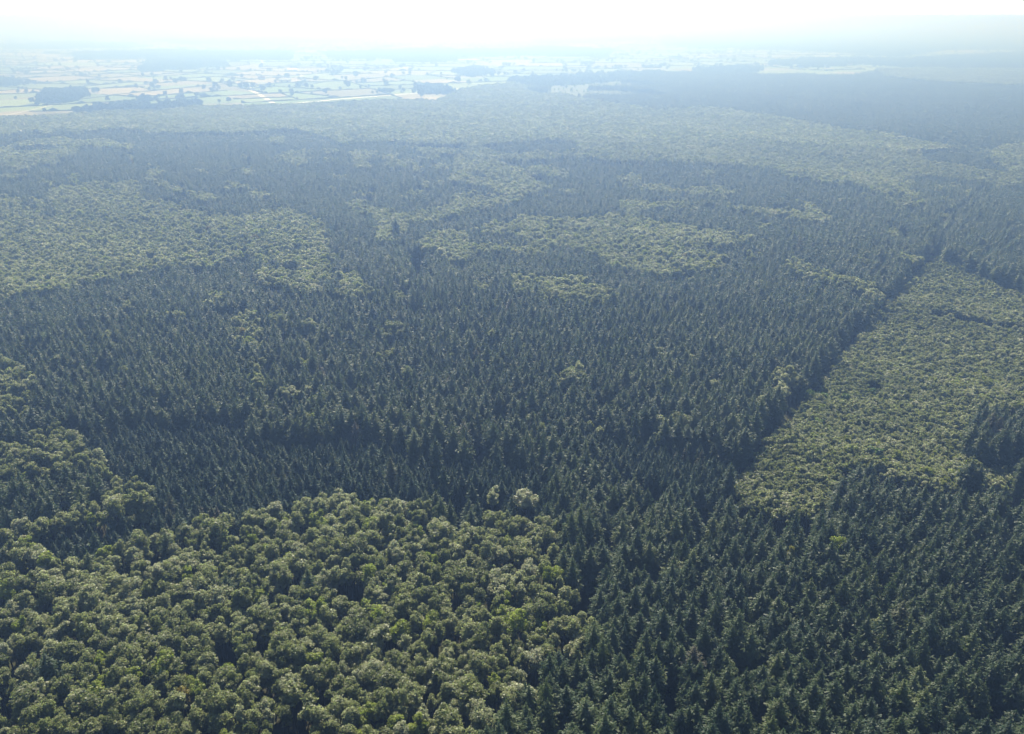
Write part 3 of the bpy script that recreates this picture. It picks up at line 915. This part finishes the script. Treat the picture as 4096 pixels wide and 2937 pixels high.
def do_species(key, p, n_ind, mass_name, mass_label, mass_cat, splits, group=None, cat="tree", h=22):
    sp = SPECIES[key]
    rz, scl, tint = attrs(key, p)
    var = rng.integers(0, 1000, len(p))
    keep = np.ones(len(p), bool)
    if n_ind:
        order, px, py = visible_order(p, h)
        for i in order[:n_ind]:
            keep[i] = False
            plant(sp, int(var[i]), tuple(p[i]), float(rz[i]), tuple(scl[i]), tint[i], describe(key, tint[i], scl[i, 2], px[i], py[i]), cat, group)
    d = dist(p)
    lods = [(sp.coll, sp.nvar)] + sp.lod
    allp = []
    for j, (c, nv) in enumerate(lods):
        lo = 0 if j == 0 else splits[j - 1]
        hi = splits[j] if j < len(splits) else 1e9
        if j == len(lods) - 1:
            hi = 1e9
        m = keep & (d >= lo) & (d < hi)
        if not m.any():
            continue
        nm = mass_name if j == 0 else ("distant_" + mass_name if j == 1 else "farthest_" + mass_name)
        lb = mass_label if j == 0 else (mass_label + ", farther off" if j == 1 else mass_label + ", near the horizon")
        scatter(nm, lb, mass_cat, c, p[m], rz[m], scl[m], var[m] % nv, tint[m])
        print(nm, int(m.sum()))

do_species('spruce', P_sp, 300, "spruce_forest", "dark green spruce forest of pointed crowns", "forest", [520, 1200], "front spruces of the dark plantation")
do_species('broad', P_br, 300, "broadleaf_forest", "olive broadleaf forest of rounded crowns", "forest", [520, 1200], "front crowns of the broadleaf wood")
do_species('young', P_ys, 0, "young_spruce_forest", "dense dark young spruce plantation between taller stands", "forest", [])
do_species('youngbroad', P_yb, 0, "young_broadleaf_forest", "low olive young broadleaf wood right of the ride", "forest", [600])
do_species('shrub', np.concatenate([P_gr, P_he]), 0, "bright_shrubs", "bright green bushes in gaps of the forest", "shrubs", [])

# far woods use leafy models that reach down to the ground
sp = SPECIES['copse']
for nm, P, k in (("far_woods", P_wd, 1.0), ("farther_woods", P_wm, 1.7), ("horizon_woods", P_wf, 3.4)):
    rz, scl, tint = attrs('broad', P)
    scl = scl * np.array([k, k, 0.95])
    c, nv = sp.coll, sp.nvar
    tint = tint * 1.1
    scl = scl * rng.uniform(0.65, 1.12, (len(P), 1))
    scatter(nm, "bluish woods standing far off between the fields", "woods", c, P, rz, scl, rng.integers(0, nv, len(P)), tint)
    print(nm, len(P))

# ------------------------------------------------------------------ farmland: fields, hedges, lanes, farms
def split_fields():
    """irregular patchwork made by splitting a big tilted rectangle again and again"""
    rr = random.Random(21)
    segs, leaves = [], []
    ang = R(14)
    ca, sa = math.cos(ang), math.sin(ang)

    def clip(poly, p0, nrm):
        a, b = [], []
        n = len(poly)
        cut = []
        for i in range(n):
            p, q = poly[i], poly[(i + 1) % n]
            dp = (p[0] - p0[0]) * nrm[0] + (p[1] - p0[1]) * nrm[1]
            dq = (q[0] - p0[0]) * nrm[0] + (q[1] - p0[1]) * nrm[1]
            (a if dp >= 0 else b).append(p)
            if (dp >= 0) != (dq >= 0):
                t = dp / (dp - dq)
                c = (p[0] + (q[0] - p[0]) * t, p[1] + (q[1] - p[1]) * t)
                a.append(c)
                b.append(c)
                cut.append(c)
        return a, b, cut

    def go(poly, depth):
        xs = [p[0] for p in poly]
        ys = [p[1] for p in poly]
        cx, cy = sum(xs) / len(xs), sum(ys) / len(ys)
        d = math.hypot(cx, cy)
        area = 0
        for i in range(len(poly)):
            x0, y0 = poly[i]
            x1, y1 = poly[(i + 1) % len(poly)]
            area += x0 * y1 - x1 * y0
        area = abs(area) / 2
        rad = max(math.hypot(p[0] - cx, p[1] - cy) for p in poly)
        if cy + rad < 1500 or abs(cx) - rad > 0.8 * (cy + rad) + 200:
            return
        want = (150 + 0.028 * max(0, d - 2000)) ** 2 * rr.uniform(0.7, 2.2)
        if area < want or depth > 18:
            leaves.append(poly)
            return
        # split across the longest direction
        best = max(range(len(poly)), key=lambda i: math.hypot(poly[i][0] - poly[(i + 1) % len(poly)][0], poly[i][1] - poly[(i + 1) % len(poly)][1]))
        p, q = poly[best], poly[(best + 1) % len(poly)]
        t = rr.uniform(0.35, 0.65)
        m = (p[0] + (q[0] - p[0]) * t, p[1] + (q[1] - p[1]) * t)
        a = math.atan2(q[1] - p[1], q[0] - p[0]) + rr.gauss(0, 0.16)
        A, B, cut = clip(poly, m, (math.cos(a), math.sin(a)))
        if len(cut) == 2 and len(A) > 2 and len(B) > 2:
            segs.append((cut[0], cut[1]))
            go(A, depth + 1)
            go(B, depth + 1)
        else:
            leaves.append(poly)
    base = [(-16000, 1200), (16000, 1200), (16000, 22000), (-16000, 22000)]
    go([(x * ca - y * sa, x * sa + y * ca) for x, y in base], 0)
    return leaves, segs

leaves, segs = split_fields()
FIELD_COLS = [(0.12, 0.19, 0.06), (0.15, 0.22, 0.08), (0.18, 0.24, 0.10), (0.26, 0.23, 0.15), (0.30, 0.26, 0.18), (0.21, 0.20, 0.13), (0.14, 0.20, 0.08), (0.20, 0.26, 0.12)]

def build_fields():
    rr = random.Random(8)
    V, loops, starts, cols = [], [], [], []
    for poly in leaves:
        cx = sum(p[0] for p in poly) / len(poly)
        cy = sum(p[1] for p in poly) / len(poly)
        px, py = project(np.array([cx]), np.array([cy]), np.array([0.0]))
        lab = label_at(px, py)[0]
        if lab not in (FA, WOOD, HE, BR, SP) or cy < 1500:
            continue
        c = rr.choice(FIELD_COLS)
        k = rr.uniform(0.85, 1.15)
        starts.append(len(loops))
        for p in poly:
            loops.append(len(V))
            V.append((p[0], p[1], 0.05))
            cols.append((c[0] * k, c[1] * k, c[2] * k, 1))
    me = bpy.data.meshes.new("fields")
    me.vertices.add(len(V))
    me.vertices.foreach_set("co", np.array(V, np.float32).ravel())
    me.loops.add(len(loops))
    me.loops.foreach_set("vertex_index", np.array(loops, np.int32))
    me.polygons.add(len(starts))
    me.polygons.foreach_set("loop_start", np.array(starts, np.int32))
    ca = me.color_attributes.new("field_colour", 'FLOAT_COLOR', 'CORNER')
    ca.data.foreach_set("color", np.array(cols, np.float32).ravel())
    m, nt, out = new_mat("field_cover")
    at = nt.nodes.new("ShaderNodeAttribute")
    at.attribute_name = "field_colour"
    tc = nt.nodes.new("ShaderNodeTexCoord")
    no = nt.nodes.new("ShaderNodeTexNoise")
    no.inputs["Scale"].default_value = 0.012
    no.inputs["Detail"].default_value = 5
    nt.links.new(tc.outputs["Object"], no.inputs["Vector"])
    mr = nt.nodes.new("ShaderNodeMapRange")
    mr.inputs["From Min"].default_value = 0.3
    mr.inputs["From Max"].default_value = 0.7
    mr.inputs["To Min"].default_value = 0.8
    mr.inputs["To Max"].default_value = 1.2
    nt.links.new(no.outputs["Fac"], mr.inputs["Value"])
    mu = nt.nodes.new("ShaderNodeVectorMath")
    mu.operation = 'SCALE'
    nt.links.new(at.outputs["Color"], mu.inputs[0])
    nt.links.new(mr.outputs[0], mu.inputs["Scale"])
    pb = nt.nodes.new("ShaderNodeBsdfPrincipled")
    pb.inputs["Roughness"].default_value = 0.9
    pb.inputs["Specular IOR Level"].default_value = 0.15
    nt.links.new(mu.outputs[0], pb.inputs["Base Color"])
    nt.links.new(pb.outputs[0], out.inputs[0])
    me.materials.append(m)
    me.update(calc_edges=True)
    o = bpy.data.objects.new("fields", me)
    o["kind"] = "structure"
    scene.collection.objects.link(o)
build_fields()

def flat_patch(name, px_pts, mat, z=0.12, kind="structure"):
    pts = [ground_at(a, b) for a, b in px_pts]
    me = bpy.data.meshes.new(name)
    me.from_pydata([(x, y, z) for x, y in pts], [], [list(range(len(pts)))])
    me.materials.append(mat)
    o = bpy.data.objects.new(name, me)
    o["kind"] = kind
    scene.collection.objects.link(o)
    return o
M_SOIL = plain("bare_soil_cover", (0.34, 0.20, 0.10), 0.9, 0.5, (0.24, 0.15, 0.08))
flat_patch("bare_soil", [(2200, 2062), (2215, 2040), (2240, 2034), (2262, 2046), (2266, 2062), (2235, 2072)], M_SOIL, 0.1)
flat_patch("heath_clearing", [(2060, 344), (2200, 322), (2400, 314), (2620, 332), (2700, 362), (2600, 384), (2420, 386), (2290, 398), (2130, 388)], M_HEATH)

def lane(name, px_pts, width, z=0.2):
    pts = [ground_at(a * 1.806, b * 1.806) for a, b in px_pts]
    V, F = [], []
    for i, (x, y) in enumerate(pts):
        a = pts[max(0, i - 1)]
        b = pts[min(len(pts) - 1, i + 1)]
        dx, dy = b[0] - a[0], b[1] - a[1]
        l = math.hypot(dx, dy)
        nx, ny = -dy / l * width / 2, dx / l * width / 2
        V += [(x + nx, y + ny, z), (x - nx, y - ny, z)]
        if i:
            k = 2 * i
            F.append((k - 2, k - 1, k + 1, k))
    me = bpy.data.meshes.new(name)
    me.from_pydata(V, [], F)
    me.materials.append(M_ROAD)
    o = bpy.data.objects.new(name, me)
    o["kind"] = "structure"
    scene.collection.objects.link(o)
lane("road", [(552, 194), (556, 201), (572, 208), (590, 219), (605, 229)], 12)
lane("road", [(610, 231), (640, 229), (690, 226), (740, 221), (800, 216), (870, 211), (940, 205), (1000, 199), (1060, 192), (1110, 189)], 12, 0.24)
lane("road", [(645, 172), (660, 171), (670, 168), (664, 165)], 9)
lane("road", [(-60, 262), (20, 254), (70, 244), (120, 232), (135, 229)], 5)
lane("road", [(574, 118), (578, 130), (582, 140)], 8)

# hedges along the field edges
def hedge_mesh(a, b, rr):
    L = math.hypot(b[0] - a[0], b[1] - a[1])
    n = max(2, int(L / 11))
    dx, dy = (b[0] - a[0]) / L, (b[1] - a[1]) / L
    nx, ny = -dy, dx
    V, F = [], []
    for i in range(n + 1):
        t = i / n
        x, y = a[0] + dx * L * t + nx * rr.gauss(0, 1.0), a[1] + dy * L * t + ny * rr.gauss(0, 1.0)
        w = rr.uniform(1.2, 2.4)
        h = rr.uniform(1.4, 3.6) if rr.random() > 0.14 else rr.uniform(4.5, 7.5)
        k = len(V)
        for s, z in ((-1.25, -0.1), (-1.1, h * 0.6), (-0.45, h), (0.5, h * 0.95), (1.15, h * 0.55), (1.25, -0.1)):
            V.append((x + nx * w * s, y + ny * w * s, z))
        if i:
            for j in range(5):
                F.append((k - 6 + j, k - 5 + j, k + 1 + j, k + j))
    return np.array(V), np.array(F)

rr = random.Random(77)
pieces = []
ftree = []
for a, b in segs:
    L = math.hypot(b[0] - a[0], b[1] - a[1])
    n = max(1, int(L / 190))
    for i in range(n):
        p = (a[0] + (b[0] - a[0]) * i / n, a[1] + (b[1] - a[1]) * i / n)
        q = (a[0] + (b[0] - a[0]) * (i + 1) / n, a[1] + (b[1] - a[1]) * (i + 1) / n)
        c = ((p[0] + q[0]) / 2, (p[1] + q[1]) / 2)
        if c[1] < 1500 or c[1] > 13000:
            continue
        px, py = project(np.array([p[0], c[0], q[0]]), np.array([p[1], c[1], q[1]]), np.zeros(3))
        if not np.all(np.isin(label_at(px, py), (FA, WOOD))) or px[1] < -250 or px[1] > 4350:
            continue
        if rr.random() < 0.8:
            pieces.append((math.hypot(*c), p, q, px[1], py[1]))
        m = int(rr.random() * 3.4 * (1 if c[1] < 6000 else 0.8))
        for _ in range(m):
            t = rr.random()
            ftree.append((p[0] + (q[0] - p[0]) * t + rr.gauss(0, 3), p[1] + (q[1] - p[1]) * t + rr.gauss(0, 3), rr.random()))
        if rr.random() < 0.12:
            t = rr.random()
            for _ in range(rr.randint(4, 12)):
                ftree.append((p[0] + (q[0] - p[0]) * t + rr.gauss(0, 22), p[1] + (q[1] - p[1]) * t + rr.gauss(0, 14), rr.random()))
pieces.sort(key=lambda s: s[0])
N_H = 250
for i, (d, p, q, px, py) in enumerate(pieces[:N_H]):
    V, F = hedge_mesh(p, q, rr)
    o = bpy.data.objects.new("hedge", mesh_np("hedge", V, F, [M_HEDGE]))
    L = math.hypot(p[0] - q[0], p[1] - q[1])
    o["label"] = "%s field hedge centred %s" % ("long dark" if L > 230 else "dark", where(px, py))
    o["category"] = "hedge"
    o["group"] = "hedges between the far fields"
    scene.collection.objects.link(o)
if pieces[N_H:]:
    V, F = join([hedge_mesh(p, q, rr) for _, p, q, _, _ in pieces[N_H:]])
    o = bpy.data.objects.new("distant_hedges", mesh_np("distant_hedges", V, F, [M_HEDGE]))
    o["kind"] = "stuff"
    o["label"] = "thin hedge lines of the farthest fields"
    scene.collection.objects.link(o)
print("hedges", len(pieces), "field trees", len(ftree), "fields", len(leaves))

# trees standing in the hedges and fields
SPECIES['field'] = Species('field_tree', M_COPSE, M_BARK,
    [mk_broad(600 + i, 1300, 0.5, H=13.0, Rc=rs.uniform(4.6, 6.0), depth=10.5, lumps=18) for i in range(6)],
    [[mk_broad(650 + i, 260, 1.2, H=13.0, Rc=5.6, depth=10.5, lumps=10) for i in range(4)]])

def px_ground(px, py):
    return ground_at(px, py)

# trees that can be picked out one by one in the photograph (display pixels of the 2268 px view)
SEEN = [(452, 200), (478, 199), (510, 198), (533, 196), (545, 195), (646, 208), (660, 195), (720, 210), (766, 190), (788, 172), (805, 186),
        (637, 175), (680, 196), (583, 205), (772, 196), (933, 217), (1038, 188), (1105, 168), (267, 187), (168, 138), (202, 135),
        (78, 189), (63, 189), (72, 230), (507, 228), (216, 206), (368, 182), (402, 180), (345, 188), (390, 187), (757, 161), (750, 165),
        (967, 150), (888, 152), (1015, 184), (700, 182), (560, 195), (470, 207), (330, 150), (1090, 172), (855, 190), (517, 181), (463, 185)]
for a, b in SEEN:
    x, y = px_ground(a * 1.806, b * 1.806)
    ftree.insert(0, (x, y, 1.5 + rr.random()))
FT = np.array(ftree)
d = np.hypot(FT[:, 0], FT[:, 1])
ordf = np.argsort(d - 1e6 * (FT[:, 2] > 1.4))
spf = SPECIES['field']
for j, i in enumerate(ordf[:280]):
    x, y, u = FT[i]
    s = (1.15 + 0.5 * (u - 1.5)) if u > 1.4 else 0.55 + 0.6 * u
    px, py = project(np.array([x]), np.array([y]), np.array([0.0]))
    lab = "%s dark field tree, %s" % ("large round" if s > 1.1 else "small round", where(px[0], py[0]))
    plant(spf, i, (x, y, 0), rr.uniform(0, 6.28), (s, s, s * rr.uniform(0.85, 1.1)), 0.15 + 0.3 * rr.random(), lab, "tree", "lone trees among the far fields")
rest = ordf[280:]
if len(rest):
    c, nv = spf.lod[0]
    n = len(rest)
    s = 0.6 + 0.6 * rng.random(n)
    k = 1 + 0.6 * np.clip((d[rest] - 4000) / 5000, 0, 1)
    scatter("distant_hedge_trees", "tiny dark trees dotted along the farthest hedges", "trees", c,
            np.stack([FT[rest, 0], FT[rest, 1], np.zeros(n)], 1), rng.uniform(0, 6.28, n), np.stack([s * k, s * k, s], 1), rng.integers(0, nv, n), 0.2 + 0.3 * rng.random(n))

# farm buildings
def bmesh_box(x0, x1, y0, y1, z0, z1):
    V = np.array([(x0, y0, z0), (x1, y0, z0), (x1, y1, z0), (x0, y1, z0), (x0, y0, z1), (x1, y0, z1), (x1, y1, z1), (x0, y1, z1)], float)
    F = np.array([(0, 3, 2, 1), (4, 5, 6, 7), (0, 1, 5, 4), (1, 2, 6, 5), (2, 3, 7, 6), (3, 0, 4, 7)])
    return V, F

def building(kind, loc, rz, w, l, h, roof_mat, wall_mat, label):
    e = thing(kind, label, "barn" if kind == "barn" else "house", (*loc, 0), rz, (1, 1, 1), "farm buildings and houses far off")
    rise = w * (0.28 if kind == "barn" else 0.5)
    # walls with gables
    V = [(-l / 2, -w / 2, -0.3), (l / 2, -w / 2, -0.3), (l / 2, w / 2, -0.3), (-l / 2, w / 2, -0.3),
         (-l / 2, -w / 2, h), (l / 2, -w / 2, h), (l / 2, w / 2, h), (-l / 2, w / 2, h), (-l / 2, 0, h + rise), (l / 2, 0, h + rise)]
    F = [(0, 1, 5, 4), (2, 3, 7, 6), (1, 2, 6, 9, 5), (3, 0, 4, 8, 7)]
    me = bpy.data.meshes.new("wall")
    me.from_pydata(V, [], F)
    me.materials.append(wall_mat)
    o = bpy.data.objects.new("wall", me)
    o.parent = e
    scene.collection.objects.link(o)
    ov, th = 0.5, 0.25
    R1 = [(-l / 2 - ov, -w / 2 - ov, h - ov * rise / (w / 2) + 0.02), (l / 2 + ov, -w / 2 - ov, h - ov * rise / (w / 2) + 0.02), (l / 2 + ov, 0, h + rise + 0.02), (-l / 2 - ov, 0, h + rise + 0.02),
          (-l / 2 - ov, w / 2 + ov, h - ov * rise / (w / 2) + 0.02), (l / 2 + ov, w / 2 + ov, h - ov * rise / (w / 2) + 0.02)]
    R2 = [(x, y, z + th) for x, y, z in R1]
    me = bpy.data.meshes.new("roof")
    me.from_pydata(R1 + R2, [], [(0, 3, 2, 1), (3, 4, 5, 2), (6, 7, 8, 9), (9, 8, 11, 10), (0, 1, 7, 6), (5, 4, 10, 11), (0, 6, 9, 3), (3, 9, 10, 4), (1, 2, 8, 7), (2, 5, 11, 8)])
    me.materials.append(roof_mat)
    rf = bpy.data.objects.new("roof", me)
    rf.parent = e
    scene.collection.objects.link(rf)
    if kind != "barn":
        v, f = bmesh_box(l / 2 - 2.2, l / 2 - 1.0, -0.5, 0.5, h + rise - 0.8, h + rise + 1.5)
        c = bpy.data.objects.new("chimney", mesh_np("chimney", v, f, [M_TILE]))
        c.parent = rf
        scene.collection.objects.link(c)
    n = 4 if kind != "barn" else 2
    for i in range(n):
        x = -l / 2 + l * (i + 0.5) / n
        ww, zh, zl = (0.6, 2.3, 1.0) if kind != "barn" else (2.0, 4.0, 0.1)
        if kind != "barn" and i == 1:
            zl, zh = 0.05, 2.2
        v, f = bmesh_box(x - ww, x + ww, -w / 2 - 0.06, -w / 2 - 0.004, zl, zh)
        nm = "door" if (kind == "barn" or i == 1) else "window"
        c = bpy.data.objects.new(nm, mesh_np(nm, v, f, [M_GLASS if nm == "window" else M_BARK]))
        c.parent = e
        scene.collection.objects.link(c)
    return e

HOUSES = [("farmhouse", 580, 177, "pale farmhouse at the top of the farm cluster by the bend of the lane"),
          ("barn", 586, 191, "bright-roofed barn beside the bend of the pale lane"),
          ("farmhouse", 596, 193, "small farmhouse just right of the barn at the lane"),
          ("barn", 553, 193, "pale barn where the lane turns down to the forest"),
          ("farmhouse", 618, 178, "farmhouse among trees above the forest-edge farm"),
          ("barn", 632, 181, "low barn right of the farm among trees"),
          ("farmhouse", 597, 157, "lone farmhouse in the fields above the lane farm"),
          ("barn", 647, 158, "white barn at the top of the small curved lane"),
          ("farmhouse", 655, 151, "white farmhouse above the small curved lane"),
          ("farmhouse", 312, 134, "white farmhouse in the upper left fields"),
          ("farmhouse", 40, 116, "white farmhouse near the left border"),
          ("farmhouse", 692, 125, "tiny white house in the misty fields at upper centre"),
          ("barn", 910, 77, "bright barn roof nearly lost in the haze"),
          ("farmhouse", 1110, 152, "pale house beside trees at the centre of the far fields"),
          ("barn", 1619, 111, "long bright barn at the left of the upper hamlet"),
          ("farmhouse", 1634, 112, "white house second from the left in the upper hamlet"),
          ("farmhouse", 1654, 115, "white house in the middle of the upper hamlet"),
          ("barn", 1669, 107, "highest bright roof of the upper hamlet"),
          ("farmhouse", 1671, 131, "white house below the upper hamlet"),
          ("farmhouse", 1711, 134, "white house between the two hamlets on the right"),
          ("barn", 1843, 123, "large white barn standing by itself on the right"),
          ("farmhouse", 1744, 142, "small white house at the left of the lower hamlet"),
          ("barn", 1766, 149, "brightest white building of the lower hamlet"),
          ("farmhouse", 1773, 153, "white house just right of the brightest building of the hamlet"),
          ("farmhouse", 1793, 147, "pale house in the middle of the lower hamlet"),
          ("farmhouse", 1826, 149, "pale house toward the right of the lower hamlet"),
          ("barn", 1835, 157, "long pale barn at the lower right of the hamlet"),
          ("farmhouse", 1882, 146, "pale house at the right end of the hamlet"),
          ("barn", 2242, 163, "white barn among woods at the right border"),
          ("farmhouse", 2232, 164, "white house left of the barn at the right border")]
for i, (k, a, b, lb) in enumerate(HOUSES):
    x, y = ground_at(a * 1.806, b * 1.806)
    far = min(1.35, 1 + max(0, y - 3500) / 9000)
    if k == "barn":
        building(k, (x, y), rr.uniform(-0.5, 0.5), 15 * far, 34 * far, 6, M_METAL, M_WALL, lb)
    else:
        building(k, (x, y), rr.uniform(-0.6, 0.6), 9 * far, 19 * far, 5, M_ROOF if i % 3 else M_TILE, M_WALL, lb)

# ------------------------------------------------------------------ haze: one closed box of even air around everything
def haze():
    x, y0, y1, z0, z1 = 62000.0, -1500.0, 47000.0, -12.0, CAM_H + 3.0
    v = np.array([(-x, y0, z0), (x, y0, z0), (x, y1, z0), (-x, y1, z0), (-x, y0, z1), (x, y0, z1), (x, y1, z1), (-x, y1, z1)], float)
    f = np.array([(0, 3, 2, 1), (4, 5, 6, 7), (0, 1, 5, 4), (1, 2, 6, 5), (2, 3, 7, 6), (3, 0, 4, 7)])
    m, nt, out = new_mat("haze_air")
    pv = nt.nodes.new("ShaderNodeVolumePrincipled")
    pv.inputs["Color"].default_value = (0.32, 0.53, 1.0, 1)
    pv.inputs["Absorption Color"].default_value = (0.85, 0.95, 1, 1)
    pv.inputs["Density"].default_value = 0.00086
    pv.inputs["Anisotropy"].default_value = 0.72
    nt.links.new(pv.outputs[0], out.inputs["Volume"])
    o = bpy.data.objects.new("haze", mesh_np("haze", v, f, [m]))
    o["kind"] = "stuff"
    o["label"] = "pale blue summer haze over the whole landscape"
    scene.collection.objects.link(o)
haze()
